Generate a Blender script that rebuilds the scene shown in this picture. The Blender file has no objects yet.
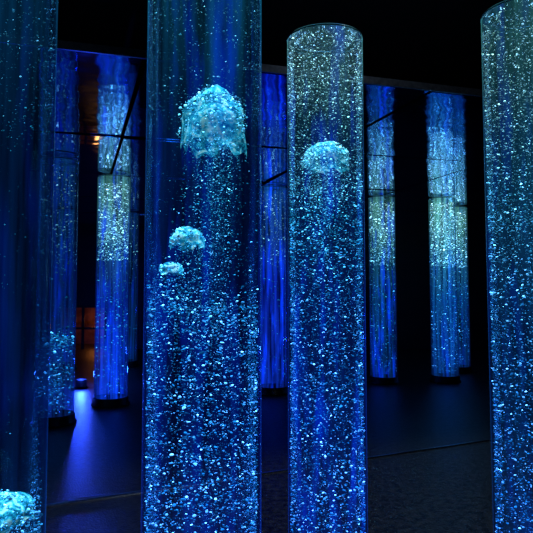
import bpy, math, numpy as np
from mathutils import Vector
rng = np.random.default_rng(7)
scene = bpy.context.scene
scene.view_settings.view_transform = 'Standard'
scene.view_settings.look = 'None'

EYE=1.42; H=2.79; R=0.20

# ------------------------------------------------------------ helpers
def new_mat(name):
    m=bpy.data.materials.new(name); m.use_nodes=True
    m.node_tree.nodes.clear()
    return m, m.node_tree.nodes, m.node_tree.links
def link_obj(o, parent=None):
    scene.collection.objects.link(o)
    if parent: o.parent=parent
    return o
def principled(name, col, rough=0.5, metal=0.0, noise=None, bump=None, spec=0.5):
    m,N,L=new_mat(name)
    out=N.new('ShaderNodeOutputMaterial'); b=N.new('ShaderNodeBsdfPrincipled')
    b.inputs['Base Color'].default_value=(*col,1); b.inputs['Roughness'].default_value=rough
    b.inputs['Metallic'].default_value=metal; b.inputs['Specular IOR Level'].default_value=spec
    L.new(b.outputs[0],out.inputs[0])
    tc=N.new('ShaderNodeTexCoord')
    if noise:
        n=N.new('ShaderNodeTexNoise'); n.inputs['Scale'].default_value=noise[0]; n.inputs['Detail'].default_value=6
        L.new(tc.outputs['Object'],n.inputs['Vector'])
        r=N.new('ShaderNodeValToRGB'); r.color_ramp.elements[0].position=0.38; r.color_ramp.elements[1].position=0.66
        r.color_ramp.elements[0].color=(*col,1); r.color_ramp.elements[1].color=(*noise[1],1)
        L.new(n.outputs['Fac'],r.inputs[0]); L.new(r.outputs[0],b.inputs['Base Color'])
    if bump:
        n=N.new('ShaderNodeTexNoise'); n.inputs['Scale'].default_value=bump[0]; n.inputs['Detail'].default_value=2
        L.new(tc.outputs['Object'],n.inputs['Vector'])
        bp=N.new('ShaderNodeBump'); bp.inputs['Strength'].default_value=bump[1]; bp.inputs['Distance'].default_value=bump[2]
        L.new(n.outputs['Fac'],bp.inputs['Height']); L.new(bp.outputs[0],b.inputs['Normal'])
    return m
def lathe(name, prof, mat, parent=None, seg=64, closed=False):
    vs=[];fs=[]
    for (r,z) in prof:
        for i in range(seg):
            a=2*math.pi*i/seg; vs.append((r*math.cos(a),r*math.sin(a),z))
    n=len(prof); rngp=range(n if closed else n-1)
    for j in rngp:
        k=(j+1)%n
        for i in range(seg):
            i2=(i+1)%seg
            fs.append((j*seg+i,j*seg+i2,k*seg+i2,k*seg+i))
    me=bpy.data.meshes.new(name); me.from_pydata(vs,[],fs); me.update()
    for p in me.polygons: p.use_smooth=True
    me.materials.append(mat)
    return link_obj(bpy.data.objects.new(name,me),parent)
def box(name, lo, hi, mat, parent=None):
    x0,y0,z0=lo;x1,y1,z1=hi
    v=[(x0,y0,z0),(x1,y0,z0),(x1,y1,z0),(x0,y1,z0),(x0,y0,z1),(x1,y0,z1),(x1,y1,z1),(x0,y1,z1)]
    f=[(3,2,1,0),(4,5,6,7),(0,1,5,4),(1,2,6,5),(2,3,7,6),(3,0,4,7)]
    me=bpy.data.meshes.new(name); me.from_pydata(v,[],f); me.update(); me.materials.append(mat)
    return link_obj(bpy.data.objects.new(name,me),parent)

# ------------------------------------------------------------ materials
def tube_mat(name, ramp, blue=0.5, streak=1.0, tint=(0.66,0.82,0.94), seed=0.0, gain=1.0, edge=1.0, limb=0.6):
    """acrylic + glowing water: tinted transparency, emission standing in for light scattered in the water, fresnel gloss, painted edge glow"""
    m,N,L=new_mat(name)
    out=N.new('ShaderNodeOutputMaterial'); tc=N.new('ShaderNodeTexCoord')
    sep=N.new('ShaderNodeSeparateXYZ'); L.new(tc.outputs['Object'],sep.inputs[0])
    mr=N.new('ShaderNodeMapRange'); mr.inputs['From Min'].default_value=0; mr.inputs['From Max'].default_value=2.8
    L.new(sep.outputs['Z'],mr.inputs['Value'])
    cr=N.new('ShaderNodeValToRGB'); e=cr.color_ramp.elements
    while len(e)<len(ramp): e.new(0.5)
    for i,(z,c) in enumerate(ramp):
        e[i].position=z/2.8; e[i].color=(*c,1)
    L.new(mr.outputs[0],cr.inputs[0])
    mp=N.new('ShaderNodeMapping'); mp.inputs['Scale'].default_value=(24,24,0.9); mp.inputs['Location'].default_value=(seed,seed*2,seed)
    L.new(tc.outputs['Object'],mp.inputs[0])
    n=N.new('ShaderNodeTexNoise'); n.inputs['Scale'].default_value=1.0; n.inputs['Detail'].default_value=4
    L.new(mp.outputs[0],n.inputs['Vector'])
    sr=N.new('ShaderNodeMapRange'); sr.inputs['From Min'].default_value=0.40; sr.inputs['From Max'].default_value=0.72  # vertical caustic streaks painted into the emission
    sr.inputs['To Min'].default_value=max(0.05,1.0-0.75*streak); sr.inputs['To Max'].default_value=1.0+1.6*streak
    L.new(n.outputs['Fac'],sr.inputs['Value'])
    mp2=N.new('ShaderNodeMapping'); mp2.inputs['Scale'].default_value=(12,12,1.5); mp2.inputs['Location'].default_value=(seed*3+4,seed,seed)
    L.new(tc.outputs['Object'],mp2.inputs[0])
    n2=N.new('ShaderNodeTexNoise'); n2.inputs['Scale'].default_value=1.0; n2.inputs['Detail'].default_value=3
    L.new(mp2.outputs[0],n2.inputs['Vector'])
    br=N.new('ShaderNodeMapRange'); br.inputs['From Min'].default_value=0.54; br.inputs['From Max'].default_value=0.72
    br.inputs['To Max'].default_value=blue
    L.new(n2.outputs['Fac'],br.inputs['Value'])
    em=N.new('ShaderNodeEmission'); L.new(cr.outputs[0],em.inputs['Color'])  # water glows by itself, in place of light scattered inside it
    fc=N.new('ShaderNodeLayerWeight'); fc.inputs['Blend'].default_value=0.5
    ed=N.new('ShaderNodeMapRange'); ed.inputs['From Min'].default_value=0.84; ed.inputs['From Max'].default_value=0.97  # bright tube edges painted as emission at grazing angles
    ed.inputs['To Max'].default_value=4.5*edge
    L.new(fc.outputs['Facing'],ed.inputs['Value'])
    lb=N.new('ShaderNodeMapRange'); lb.inputs['From Min'].default_value=0.1; lb.inputs['From Max'].default_value=0.8  # glow painted stronger at the centre, weaker towards the sides
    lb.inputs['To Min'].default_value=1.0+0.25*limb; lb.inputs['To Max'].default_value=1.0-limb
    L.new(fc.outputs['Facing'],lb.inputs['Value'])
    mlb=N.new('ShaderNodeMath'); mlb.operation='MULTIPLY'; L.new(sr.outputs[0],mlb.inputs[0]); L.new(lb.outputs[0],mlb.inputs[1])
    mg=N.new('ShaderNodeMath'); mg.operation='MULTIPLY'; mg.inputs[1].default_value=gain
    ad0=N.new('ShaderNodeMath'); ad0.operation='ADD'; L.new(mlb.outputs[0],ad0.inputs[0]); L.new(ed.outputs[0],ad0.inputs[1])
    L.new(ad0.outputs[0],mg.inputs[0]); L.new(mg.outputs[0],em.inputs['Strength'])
    em2=N.new('ShaderNodeEmission'); em2.inputs['Color'].default_value=(0.0,0.018,0.45,1)  # blue beams painted in by noise, for blue light from behind
    mb=N.new('ShaderNodeMath'); mb.operation='MULTIPLY'; L.new(br.outputs[0],mb.inputs[0]); L.new(lb.outputs[0],mb.inputs[1])
    L.new(mb.outputs[0],em2.inputs['Strength'])
    tr=N.new('ShaderNodeBsdfTransparent'); tr.inputs[0].default_value=(*tint,1)
    a1=N.new('ShaderNodeAddShader'); L.new(em.outputs[0],a1.inputs[0]); L.new(em2.outputs[0],a1.inputs[1])
    a2=N.new('ShaderNodeAddShader'); L.new(a1.outputs[0],a2.inputs[0]); L.new(tr.outputs[0],a2.inputs[1])
    gl=N.new('ShaderNodeBsdfGlossy'); gl.inputs['Roughness'].default_value=0.03; gl.inputs['Color'].default_value=(0.8,0.9,1,1)
    fr=N.new('ShaderNodeLayerWeight'); fr.inputs['Blend'].default_value=0.2
    fm=N.new('ShaderNodeMath'); fm.operation='MULTIPLY'; fm.inputs[1].default_value=0.6
    L.new(fr.outputs['Fresnel'],fm.inputs[0])
    mx=N.new('ShaderNodeMixShader'); L.new(fm.outputs[0],mx.inputs[0]); L.new(a2.outputs[0],mx.inputs[1]); L.new(gl.outputs[0],mx.inputs[2])
    L.new(mx.outputs[0],out.inputs[0])
    m.cycles.emission_sampling='NONE'
    return m

m,N,L=new_mat('bubble_glow')
out=N.new('ShaderNodeOutputMaterial'); at=N.new('ShaderNodeAttribute'); at.attribute_name='Col'
lw=N.new('ShaderNodeLayerWeight'); lw.inputs['Blend'].default_value=0.5
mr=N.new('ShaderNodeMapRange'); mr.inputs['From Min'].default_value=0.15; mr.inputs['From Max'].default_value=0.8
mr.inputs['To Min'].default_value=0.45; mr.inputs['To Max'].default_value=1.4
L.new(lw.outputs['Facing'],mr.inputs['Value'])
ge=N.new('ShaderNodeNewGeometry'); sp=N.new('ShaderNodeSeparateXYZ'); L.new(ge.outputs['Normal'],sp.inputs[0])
m2=N.new('ShaderNodeMapRange'); m2.inputs['From Min'].default_value=-0.6; m2.inputs['From Max'].default_value=0.9  # bright crescent painted on bubble tops, as if lit from above
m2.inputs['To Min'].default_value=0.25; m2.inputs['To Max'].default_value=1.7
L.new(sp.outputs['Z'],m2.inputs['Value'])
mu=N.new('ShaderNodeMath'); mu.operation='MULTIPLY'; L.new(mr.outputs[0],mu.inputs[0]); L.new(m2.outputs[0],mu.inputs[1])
em=N.new('ShaderNodeEmission'); L.new(at.outputs['Color'],em.inputs['Color']); L.new(mu.outputs[0],em.inputs['Strength'])  # bubbles emit their own light instead of catching lamp light
L.new(em.outputs[0],out.inputs[0]); m.cycles.emission_sampling='NONE'
BUB=m

m,N,L=new_mat('air_dome_glow')
out=N.new('ShaderNodeOutputMaterial'); tc=N.new('ShaderNodeTexCoord')
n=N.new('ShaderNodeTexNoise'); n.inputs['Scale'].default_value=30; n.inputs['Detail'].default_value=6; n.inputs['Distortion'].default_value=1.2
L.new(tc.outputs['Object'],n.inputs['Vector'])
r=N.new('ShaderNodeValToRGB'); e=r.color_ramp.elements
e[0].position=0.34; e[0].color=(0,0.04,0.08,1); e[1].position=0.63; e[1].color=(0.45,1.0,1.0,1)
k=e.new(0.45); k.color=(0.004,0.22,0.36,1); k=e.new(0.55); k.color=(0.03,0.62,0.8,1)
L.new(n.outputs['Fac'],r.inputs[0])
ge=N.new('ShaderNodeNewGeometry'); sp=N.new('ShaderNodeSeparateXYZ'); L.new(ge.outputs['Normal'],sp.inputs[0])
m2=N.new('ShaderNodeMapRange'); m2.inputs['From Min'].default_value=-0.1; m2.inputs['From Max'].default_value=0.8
m2.inputs['To Min'].default_value=0.2; m2.inputs['To Max'].default_value=1.3; L.new(sp.outputs['Z'],m2.inputs['Value'])  # crest painted brighter than the fringe
em=N.new('ShaderNodeEmission'); L.new(r.outputs[0],em.inputs['Color']); L.new(m2.outputs[0],em.inputs['Strength'])  # patchy glow painted on the air dome, not a light source
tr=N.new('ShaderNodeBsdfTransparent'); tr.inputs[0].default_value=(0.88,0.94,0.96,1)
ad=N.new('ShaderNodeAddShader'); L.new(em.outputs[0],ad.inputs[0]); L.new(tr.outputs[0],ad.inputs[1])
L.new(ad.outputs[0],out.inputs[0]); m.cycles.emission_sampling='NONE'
DOME=m

black_metal=principled('black_powdercoat',(0.008,0.009,0.011),0.35,0.3,noise=(60,(0.014,0.015,0.018)))
rim_mat=principled('acrylic_rim',(0.05,0.16,0.18),0.15,0.0,noise=(40,(0.08,0.22,0.24)))
floor_mat=principled('dark_floor',(0.005,0.005,0.006),0.36,0,noise=(22,(0.05,0.055,0.055)),bump=(70,0.35,0.012),spec=0.45)
wall_mat=principled('black_wall',(0.006,0.007,0.01),0.5,0,noise=(3,(0.012,0.013,0.018)))
ceil_mat=principled('black_ceiling',(0.004,0.004,0.005),0.8,0,noise=(5,(0.007,0.007,0.008)))
mirror_mat=principled('mirror_panel',(0.22,0.42,0.9),0.05,1.0,bump=(2.5,0.2,0.03))
frame_mat=principled('steel_frame',(0.10,0.13,0.18),0.3,1.0,noise=(30,(0.16,0.2,0.26)))
strip_mat=principled('steel_strip',(0.25,0.3,0.35),0.3,1.0,noise=(30,(0.35,0.4,0.45)))

# ------------------------------------------------------------ bubbles
def ico_template(sub):
    import bmesh
    bm=bmesh.new(); bmesh.ops.create_icosphere(bm,subdivisions=sub,radius=1.0)
    bm.verts.ensure_lookup_table()
    v=np.array([tuple(x.co) for x in bm.verts]); f=np.array([[q.index for q in p.verts] for p in bm.faces]); bm.free()
    return v,f
T1=ico_template(1); T2=ico_template(2)
def bubble_mesh(name,P,S,flat,C,parent,T):
    ico,icf=T; nv=len(ico); nfc=len(icf)
    rr=np.hypot(P[:,0],P[:,1]); k=np.minimum(1,(R-0.008-S)/np.maximum(rr,1e-6)); P[:,0]*=k;P[:,1]*=k
    P[:,2]=np.minimum(P[:,2],2.72)
    n=len(P)
    V=ico[None]*np.stack([S,S,S*flat],1)[:,None,:]
    ax=rng.normal(0,0.3,n); ay=rng.normal(0,0.4,n)
    c,s=np.cos(ax)[:,None],np.sin(ax)[:,None]
    y=V[:,:,1]*c-V[:,:,2]*s; z=V[:,:,1]*s+V[:,:,2]*c
    c,s=np.cos(ay)[:,None],np.sin(ay)[:,None]
    x=V[:,:,0]*c+z*s; z=-V[:,:,0]*s+z*c
    V=np.stack([x,y,z],2)+P[:,None,:]
    F=(icf[None]+(np.arange(n)*nv)[:,None,None]).reshape(-1)
    me=bpy.data.meshes.new(name)
    me.vertices.add(n*nv); me.vertices.foreach_set('co',V.reshape(-1).astype(np.float32))
    nf=n*nfc
    me.loops.add(nf*3); me.loops.foreach_set('vertex_index',F.astype(np.int32))
    me.polygons.add(nf); me.polygons.foreach_set('loop_start',np.arange(0,nf*3,3,dtype=np.int32))
    me.update(calc_edges=True)
    me.polygons.foreach_set('use_smooth',np.ones(nf,bool))
    a=me.color_attributes.new('Col','FLOAT_COLOR','POINT')
    cc=np.ones((n,nv,4),np.float32); cc[:,:,:3]=C[:,None,:]
    a.data.foreach_set('color',cc.reshape(-1))
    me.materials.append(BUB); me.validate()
    return link_obj(bpy.data.objects.new(name,me),parent)

def dome_mesh(c,rad,h,parent,seed):
    vs=[];fs=[];nu,nv=60,24
    for j in range(nv+1):
        th=(j/nv)*math.radians(98)
        for i in range(nu):
            a=2*math.pi*i/nu
            l=1+0.05*math.sin(3*a+seed)+0.04*math.sin(5*a-seed*2+th*3)+0.05*math.sin(th*8+a*2+seed)
            rr=rad*(math.sin(th)**0.9)*l
            z=h*math.cos(th)*l
            q=max(0,(j-nv+6)/6)
            z-= h*0.25*q*(0.6+math.sin(4*a+seed)*0.5+0.4*math.sin(9*a+2*seed))
            rr*=1-0.05*q
            vs.append((c[0]+rr*math.cos(a),c[1]+rr*math.sin(a),c[2]+z))
    for j in range(nv):
        for i in range(nu):
            fs.append((j*nu+i,(j+1)*nu+i,(j+1)*nu+(i+1)%nu,j*nu+(i+1)%nu))
    me=bpy.data.meshes.new('air_dome'); me.from_pydata(vs,[],fs); me.update()
    for p in me.polygons:p.use_smooth=True
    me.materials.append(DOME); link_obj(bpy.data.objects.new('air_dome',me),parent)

class Bub:
    def __init__(s,ramp): s.P=[];s.S=[];s.F=[];s.C=[]; s.ramp=ramp; s.domes=[]
    def col(s,z,b):
        zs=[r[0] for r in s.ramp]
        c=np.stack([np.interp(z,zs,[r[1][i] for r in s.ramp]) for i in range(3)],1)  # height ramp puts the coloured column lighting into the bubble colour
        hue=rng.uniform(0,1,len(z))[:,None]
        c=c*(1-0.5*hue)+0.5*hue*np.array([0.0,0.18,1.0])*c.max(axis=1,keepdims=True)
        c=c*b[:,None]
        return c+np.maximum(b-1.5,0)[:,None]*0.12  # white highlight added to the brightest bubbles
    def put(s,P,size,br,flat=(0.3,0.65),sig=0.5,dim=0.85):
        n=len(P); S=size*np.exp(rng.normal(0,sig,n)); S=np.minimum(S,size*2.6)
        b=br*np.exp(rng.normal(-dim,1.15,n)); b=np.minimum(b,br*5)
        s.P.append(P); s.S.append(S); s.F.append(rng.uniform(*flat,n)); s.C.append(s.col(P[:,2],b))
    def scatter(s,n,z0,z1,size,br,pw=1.0,wall=0.3,rmax=R-0.01,**k):
        r=rmax*np.sqrt(rng.uniform(0,1,n)); w=rng.uniform(0,1,n)<wall; r[w]=rmax*rng.uniform(.95,1,w.sum())
        a=rng.uniform(0,2*np.pi,n); z=z0+(z1-z0)*rng.uniform(0,1,n)**pw
        s.put(np.stack([r*np.cos(a),r*np.sin(a),z],1),size,br,**k)
    def clump(s,n,c,sg,size,br,**k):
        s.put(np.array(c)+rng.normal(0,1,(n,3))*np.array(sg),size,br,**k)
    def cap(s,c,rad,h,n,size,br,tail=0.5,nf=30,dome=True):
        if dome: s.domes.append((c,rad*0.99,h*1.0))
        c=np.array(c)
        th=np.arccos(rng.uniform(0.0,1,n)); a=rng.uniform(0,2*np.pi,n)
        lump=1+0.08*np.sin(3*a+th*4+c[2]*9)+0.05*np.sin(7*a+2)+rng.normal(0,0.04,n)
        P=np.stack([rad*np.sin(th)*np.cos(a)*lump,rad*np.sin(th)*np.sin(a)*lump,h*np.cos(th)*lump],1)+c
        s.put(P,size,br,flat=(0.4,0.8),sig=0.5,dim=0.3)
        m=n//2; th=np.arccos(rng.uniform(0.55,1,m)); a=rng.uniform(0,2*np.pi,m)
        P=np.stack([rad*np.sin(th)*np.cos(a),rad*np.sin(th)*np.sin(a),h*np.cos(th)*1.0],1)+c+rng.normal(0,rad*0.04,(m,3))
        s.put(P,size,br*1.7,flat=(0.3,0.6),dim=0.1)
        m=int(n*0.8); a=rng.uniform(0,2*np.pi,m); q=rng.uniform(0.4,1.1,m)*rad
        P=np.stack([q*np.cos(a),q*np.sin(a),-np.abs(rng.normal(0,h*0.35,m))*(1+0.6*np.sin(3*a+1))],1)+c
        s.put(P,size*0.8,br*1.1)
        for i in range(nf):
            a=rng.uniform(0,2*np.pi); q=rad*rng.uniform(0.1,0.95); l=tail*rng.uniform(0.3,1); m=int(l/0.008)
            tt=np.sort(rng.uniform(0,1,m)); w=rng.uniform(-0.03,0.03)
            x=q*np.cos(a)*(1-0.25*tt)+w*np.sin(tt*3)+rng.normal(0,0.002+0.004*tt,m)
            y=q*np.sin(a)*(1-0.25*tt)+rng.normal(0,0.005,m)
            s.put(np.stack([x,y,-tt*l],1)+c,size*0.6,br*rng.uniform(0.3,1.7))
    def build(s,parent):
        P,S,F,C=[np.concatenate(q) for q in (s.P,s.S,s.F,s.C)]
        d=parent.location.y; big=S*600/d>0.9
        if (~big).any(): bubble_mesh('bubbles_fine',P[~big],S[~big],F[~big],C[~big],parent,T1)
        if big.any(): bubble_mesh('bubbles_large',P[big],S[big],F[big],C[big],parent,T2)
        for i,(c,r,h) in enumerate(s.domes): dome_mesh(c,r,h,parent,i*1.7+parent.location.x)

def column(x,y,tmat,h=H):
    e=bpy.data.objects.new('bubble_column',None); e.location=(x,y,0); e.empty_display_size=0.3; link_obj(e)
    lathe('acrylic_tube',[(R,0.085),(R,h-0.01),(R-0.004,h-0.003),(R-0.03,h),(0.0005,h)],tmat,e,seg=96)
    lathe('top_rim',[(R+0.002,h-0.016),(R+0.003,h-0.014),(R+0.003,h-0.010),(R+0.002,h-0.008),(R-0.001,h-0.008),(R-0.001,h-0.016)],rim_mat,e,seg=96,closed=True)
    lathe('base_collar',[(0.0005,0),(R+0.03,0),(R+0.03,0.02),(R+0.015,0.03),(R+0.012,0.09),(R+0.006,0.10),(R+0.001,0.10),(R-0.006,0.085),(0.0005,0.085)],black_metal,e)
    lathe('air_diffuser',[(0.0005,0.12),(0.05,0.12),(0.07,0.105),(0.07,0.086),(0.0005,0.086)],black_metal,e,seg=32)
    return e

CY=(0.03,0.58,0.88); BL=(0.01,0.25,0.95); GR=(0.30,0.85,0.70)

# --- centre-left foreground column
tm=tube_mat('water_glow_a',[(0.0,(0.0002,0.003,0.034)),(1.0,(0.0002,0.002,0.024)),(1.5,(0.0001,0.002,0.018)),(2.0,(0.0002,0.004,0.018)),(2.35,(0.0006,0.013,0.027)),(2.8,(0.0018,0.026,0.04))],blue=0.4,seed=1.3,edge=1.9)
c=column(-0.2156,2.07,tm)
b=Bub([(0.3,BL),(1.2,(0.02,0.38,0.95)),(1.7,CY),(2.3,(0.10,0.65,0.8)),(2.8,GR)])
b.scatter(2600,0.15,2.70,0.0011,0.7,wall=0.6)
b.scatter(2200,2.0,2.70,0.0013,1.2,wall=0.6)
b.scatter(8200,0.12,1.36,0.0019,1.7,flat=(0.25,0.55))
b.scatter(900,0.12,1.36,0.0038,1.7,flat=(0.18,0.4),sig=0.3)
b.cap((0.035,-0.02,1.95),0.115,0.155,700,0.0019,1.4,tail=0.66,nf=75)
b.cap((-0.052,-0.06,1.57),0.058,0.05,200,0.0018,1.4,tail=0.25,nf=16)
b.cap((-0.10,-0.06,1.475),0.04,0.028,120,0.0018,1.3,tail=0.15,nf=10)
b.clump(1100,(0.03,0,1.5),(0.065,0.06,0.18),0.0018,1.4)
b.clump(500,(-0.09,-0.05,1.40),(0.05,0.04,0.05),0.0021,1.9)
b.clump(500,(0.06,-0.05,1.33),(0.08,0.05,0.05),0.0021,1.9)
b.build(c)

# --- centre-right foreground column
tm=tube_mat('water_glow_b',[(0.0,(0.0002,0.003,0.034)),(1.2,(0.0002,0.003,0.030)),(1.9,(0.0004,0.004,0.024)),(2.3,(0.001,0.009,0.017)),(2.8,(0.010,0.035,0.036))],blue=0.65,seed=5.1,streak=0.6,edge=2.2)
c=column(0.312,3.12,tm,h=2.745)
b=Bub([(0.3,BL),(1.2,(0.02,0.36,0.95)),(1.8,CY),(2.3,(0.25,0.8,0.75)),(2.8,(0.6,1.0,0.8))])
b.scatter(5500,1.9,2.72,0.0019,1.5,wall=0.6)
b.scatter(1900,2.35,2.72,0.0021,2.2,wall=0.6)
b.scatter(8000,0.12,2.0,0.0024,1.6,wall=0.4)
b.scatter(700,0.12,1.9,0.0046,1.5,wall=0.4,flat=(0.18,0.4),sig=0.3)
b.cap((0.0,-0.03,2.07),0.125,0.10,400,0.0026,1.4,tail=0.6,nf=45)
b.clump(600,(-0.06,-0.05,1.85),(0.06,0.05,0.12),0.0026,1.6)
b.build(c)

# --- right foreground column
tm=tube_mat('water_glow_c',[(0.0,(0.0002,0.004,0.022)),(1.2,(0.0004,0.006,0.025)),(2.2,(0.0012,0.012,0.022)),(2.8,(0.007,0.035,0.035))],blue=0.25,seed=9.1,streak=0.6,edge=1.6)
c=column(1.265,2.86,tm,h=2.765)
b=Bub([(0.3,BL),(1.2,(0.03,0.38,0.88)),(1.9,(0.08,0.58,0.78)),(2.4,(0.35,0.8,0.7)),(2.8,(0.5,0.95,0.7))])
b.scatter(7000,1.7,2.74,0.0020,1.6,wall=0.5)
b.scatter(7000,0.12,1.8,0.0023,1.5,wall=0.4)
b.scatter(700,0.12,2.2,0.0043,1.4,wall=0.4,flat=(0.18,0.4),sig=0.3)
b.build(c)

# --- left foreground column
tm=tube_mat('water_glow_d',[(0.0,(0.0004,0.010,0.05)),(1.0,(0.0001,0.0018,0.010)),(1.8,(0.0001,0.0025,0.011)),(2.8,(0.0005,0.010,0.022))],blue=0.10,seed=14.7,streak=1.2,edge=2.2)
c=column(-0.89,1.90,tm)
b=Bub([(0.3,(0.03,0.4,0.95)),(0.9,(0.05,0.5,0.95)),(1.9,CY),(2.8,(0.2,0.8,0.9))])
b.scatter(900,0.8,2.70,0.0011,0.45,wall=0.6)
b.scatter(1800,1.9,2.70,0.0013,0.9,wall=0.6)
b.scatter(3500,0.12,0.70,0.0021,1.5)
b.cap((0.08,-0.03,0.73),0.10,0.06,300,0.0021,1.2,tail=0.3,nf=30)
b.cap((-0.06,-0.06,0.70),0.08,0.05,300,0.0021,1.2,tail=0.3,nf=20)
b.build(c)

# --- distant columns
def far(x,y,ramp,bramp,nb,br,blue,seed,gain=1.0,clumps=(),zr=(0.15,2.70),top=1.0):
    tm=tube_mat('water_glow_far',ramp,blue=blue,seed=seed,streak=1.2,gain=gain,edge=0.25,tint=(0.5,0.68,0.85),limb=0.85)
    c=column(x,y,tm); b=Bub(bramp)
    b.scatter(nb,zr[0],zr[1],0.005,br,wall=0.1)
    b.scatter(int(nb*1.5*top),1.75,2.72,0.0055,br*2.0,wall=0.1,rmax=R*0.9)
    for (cc,sg,n) in clumps: b.clump(n,cc,sg,0.006,br*2.2)
    b.build(c)
rb=[(0.0,(0.0008,0.014,0.08)),(1.2,(0.001,0.022,0.09)),(1.9,(0.005,0.05,0.09)),(2.6,(0.03,0.13,0.11)),(2.8,(0.04,0.15,0.13))]
bb=[(0.2,(0.02,0.35,0.9)),(1.4,CY),(2.1,(0.35,0.9,0.75)),(2.8,(0.6,1.0,0.75))]
far(-1.893,7.40,[(0,(0.001,0.02,0.32)),(1.2,(0.001,0.010,0.15)),(1.9,(0.004,0.03,0.09)),(2.6,(0.03,0.13,0.11)),(2.8,(0.04,0.15,0.13))],bb,1300,1.0,1.1,2.2,0.8,clumps=[((0,0,2.1),(.08,.08,.06),200)])
far(-2.23,6.40,[(0,(0.001,0.008,0.06)),(1.5,(0.0003,0.003,0.02)),(2.8,(0.0006,0.008,0.022))],bb,250,0.4,0.2,3.9,0.8,clumps=[((0.05,-.03,0.85),(.09,.08,.05),400),((0.0,-.06,0.45),(.09,.08,.18),800)],top=0.5)
far(0.085,8.2,[(0,(0.001,0.008,0.12)),(1.5,(0.001,0.006,0.12)),(2.8,(0.003,0.03,0.12))],bb,400,0.6,1.8,6.3,1.0,top=0.6)
far(1.76,9.1,rb,bb,1200,0.9,1.5,7.7,0.5,clumps=[((0,0,2.3),(.08,.08,.06),200)])
far(2.71,9.2,rb,bb,1600,1.2,0.4,8.8,0.9,clumps=[((0,0,2.3),(.08,.08,.06),200)])
far(3.24,10.25,rb,bb,1300,1.1,0.35,11.8,0.7)
far(-2.55,11.0,[(0,(0.0005,0.01,0.05)),(1.5,(0.0005,0.006,0.03)),(2.8,(0.001,0.012,0.03))],bb,300,0.4,0.3,12.9,0.8,top=0.4)
far(-3.55,10.6,[(0,(0.0005,0.01,0.06)),(1.5,(0.0005,0.006,0.03)),(2.8,(0.001,0.012,0.03))],bb,300,0.4,0.4,17.9,0.8,top=0.4)

# ------------------------------------------------------------ room
X0,X1,Y0,Y1,ZC=-7,8,-3,14,4.6
box('floor',(X0,Y0,-0.1),(X1,Y1,0),floor_mat)
box('ceiling',(X0,Y0,ZC),(X1,Y1,ZC+0.1),ceil_mat)
box('wall_left',(X0-0.1,Y0,0),(X0,Y1,ZC),wall_mat)
box('wall_right',(X1,Y0,0),(X1+0.1,Y1,ZC),wall_mat)
box('wall_front',(X0,Y0-0.1,0),(X1,Y0,ZC),wall_mat)
dx0,dx1=-4.75,-3.75; DZ=0.95
wb=bpy.data.objects.new('wall_back',None); link_obj(wb)
box('panel_a',(X0,Y1,0),(dx0,Y1+0.1,ZC),wall_mat,wb)
box('panel_b',(dx1,Y1,0),(X1,Y1+0.1,ZC),wall_mat,wb)
box('panel_c',(dx0,Y1,DZ),(dx1,Y1+0.1,ZC),wall_mat,wb)
al=principled('warm_plaster',(0.35,0.16,0.08),0.8,0,noise=(4,(0.08,0.025,0.012)))
dr=bpy.data.objects.new('doorway_1',None); link_obj(dr)  # low doorway recess built around the far warm glow
box('alcove_back',(dx0-0.3,Y1+1.3,0),(dx1+0.3,Y1+1.4,2.2),al,dr)
box('alcove_side_a',(dx0-0.3,Y1+0.1,0),(dx0-0.2,Y1+1.3,2.2),al,dr)
box('alcove_side_b',(dx1+0.2,Y1+0.1,0),(dx1+0.3,Y1+1.3,2.2),al,dr)
box('alcove_floor',(dx0-0.3,Y1,-0.1),(dx1+0.3,Y1+1.3,0),floor_mat,dr)
box('alcove_ceiling',(dx0-0.3,Y1+0.1,2.2),(dx1+0.3,Y1+1.4,2.3),al,dr)
box('jamb_a',(dx0-0.06,Y1-0.02,0),(dx0,Y1,DZ+.06),black_metal,dr)
box('jamb_b',(dx1,Y1-0.02,0),(dx1+0.06,Y1,DZ+.06),black_metal,dr)
box('lintel',(dx0-0.06,Y1-0.02,DZ),(dx1+0.06,Y1,DZ+.06),black_metal,dr)
box('mullion',((dx0+dx1)/2-0.03,Y1-0.02,0),((dx0+dx1)/2+0.03,Y1,DZ),black_metal,dr)
box('transom',(dx0,Y1-0.02,0.45),(dx1,Y1,0.5),black_metal,dr)

# mirrored soffit of tilted panels
sof=bpy.data.objects.new('mirrored_soffit',None); link_obj(sof)
U=Vector((0.954,0.300,0)); Vv=Vector((-0.300,0.954,0)); O=Vector((0,3.80,0))
TU,TV=2.0,2.0
def slab(name,corners,z0s,th,mat):
    vs=[(p.x,p.y,z) for p,z in zip(corners,z0s)]+[(p.x,p.y,z+th) for p,z in zip(corners,z0s)]
    me=bpy.data.meshes.new(name); me.from_pydata(vs,[],[(3,2,1,0),(4,5,6,7),(0,1,5,4),(1,2,6,5),(2,3,7,6),(3,0,4,7)])
    me.materials.append(mat); link_obj(bpy.data.objects.new(name,me),sof)
for i in range(-3,4):
    for j in range(0,5):
        u0=-0.77+i*TU; v0=j*TV
        g=0.014
        ta,tb=rng.normal(0,0.006,2)
        pts=[];zs=[]
        for (du,dv) in ((g,g),(TU-g,g),(TU-g,TV-g),(g,TV-g)):
            pts.append(O+U*(u0+du)+Vv*(v0+dv)); zs.append(2.812+ta*(du-TU/2)+tb*(dv-TV/2))
        if any(p.x<X0+.1 or p.x>X1-.1 or p.y>Y1-.1 for p in pts): continue
        slab('mirror_panel_%d_%d'%(i+3,j),pts,zs,0.03,mirror_mat)
# steel edge fascia of the soffit
a,bq=O+U*(-4.75),O+U*(7.2)
slab('edge_fascia',[a-Vv*0.012,bq-Vv*0.012,bq+Vv*0.004,a+Vv*0.004],[2.808]*4,0.05,frame_mat)

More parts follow.
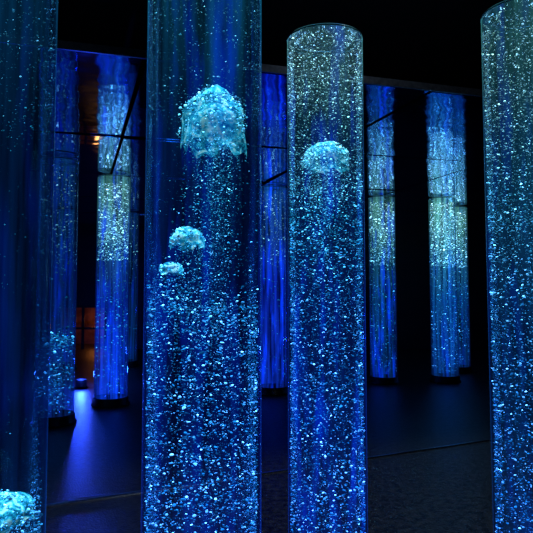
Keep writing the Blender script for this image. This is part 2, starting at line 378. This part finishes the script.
def strip(p,q,w=0.010,h=0.010):
    p=Vector(p);q=Vector(q);d=(q-p).normalized();n=Vector((-d.y,d.x,0))*w
    vs=[]
    for (s,z) in ((-1,0.0),(-0.7,h),(0.7,h),(1,0.0)):
        vs+= [tuple(p+n*s+Vector((0,0,z))),tuple(q+n*s+Vector((0,0,z)))]
    f=[(0,1,3,2),(2,3,5,4),(4,5,7,6),(0,2,4,6),(1,7,5,3)]
    me=bpy.data.meshes.new('floor_trim_strip'); me.from_pydata(vs,[],f); me.materials.append(strip_mat)
    link_obj(bpy.data.objects.new('floor_trim_strip',me))
strip((-3.5,3.02,0),(5.2,7.18,0),w=0.013)

# ------------------------------------------------------------ lights
def light(kind,name,loc,energy,col,size=0.1,rot=None,spot=None,parent=None):
    l=bpy.data.lights.new(name,kind); l.energy=energy; l.color=col
    if kind=='AREA': l.size=size
    else: l.shadow_soft_size=size
    if kind=='SPOT': l.spot_size=spot; l.spot_blend=0.6
    o=bpy.data.objects.new(name,l); o.location=loc
    if rot: o.rotation_euler=rot
    link_obj(o,parent); return o
def uplight(x,y,e):
    p=bpy.data.objects.new('floor_uplight',None); p.location=(x,y,0); link_obj(p)
    lathe('housing',[(0.0005,0),(0.09,0),(0.09,0.02),(0.075,0.03),(0.075,0.12),(0.065,0.12),(0.06,0.06),(0.0005,0.06)],black_metal,p,seg=32)
    light('POINT','lamp',(0,0,0.2),e,(0.02,0.07,1.0),0.05,parent=p)
light('SPOT','floor_fill_spot',(1.2,3.4,4.3),110,(0.85,0.9,1.0),0.15,(0.35,0,0),1.7)  # added fill to make the floor readable, no fixture behind it
light('SPOT','floor_fill_spot',(-2.0,2.6,4.3),40,(0.5,0.7,1.0),0.15,(0.3,0,0),1.7)  # second added fill, bluer, for the left side of the floor
uplight(-2.62,8.6,45)
uplight(-4.4,8.4,30)
light('POINT','alcove_lamp',(-4.2,Y1+0.8,0.6),2.2,(1.0,0.3,0.06),0.08)

w=bpy.data.worlds.new('world'); scene.world=w; w.use_nodes=True
w.node_tree.nodes['Background'].inputs[0].default_value=(0.0005,0.001,0.003,1); w.node_tree.nodes['Background'].inputs[1].default_value=1.0

cam=bpy.data.cameras.new('camera'); cam.sensor_width=36; cam.lens=600/533*36; cam.clip_start=0.05
cam.shift_y=-0.0355
co=bpy.data.objects.new('camera',cam); co.location=(0.002,0,EYE); co.rotation_euler=(math.radians(93.8),0,0); link_obj(co)
scene.camera=co
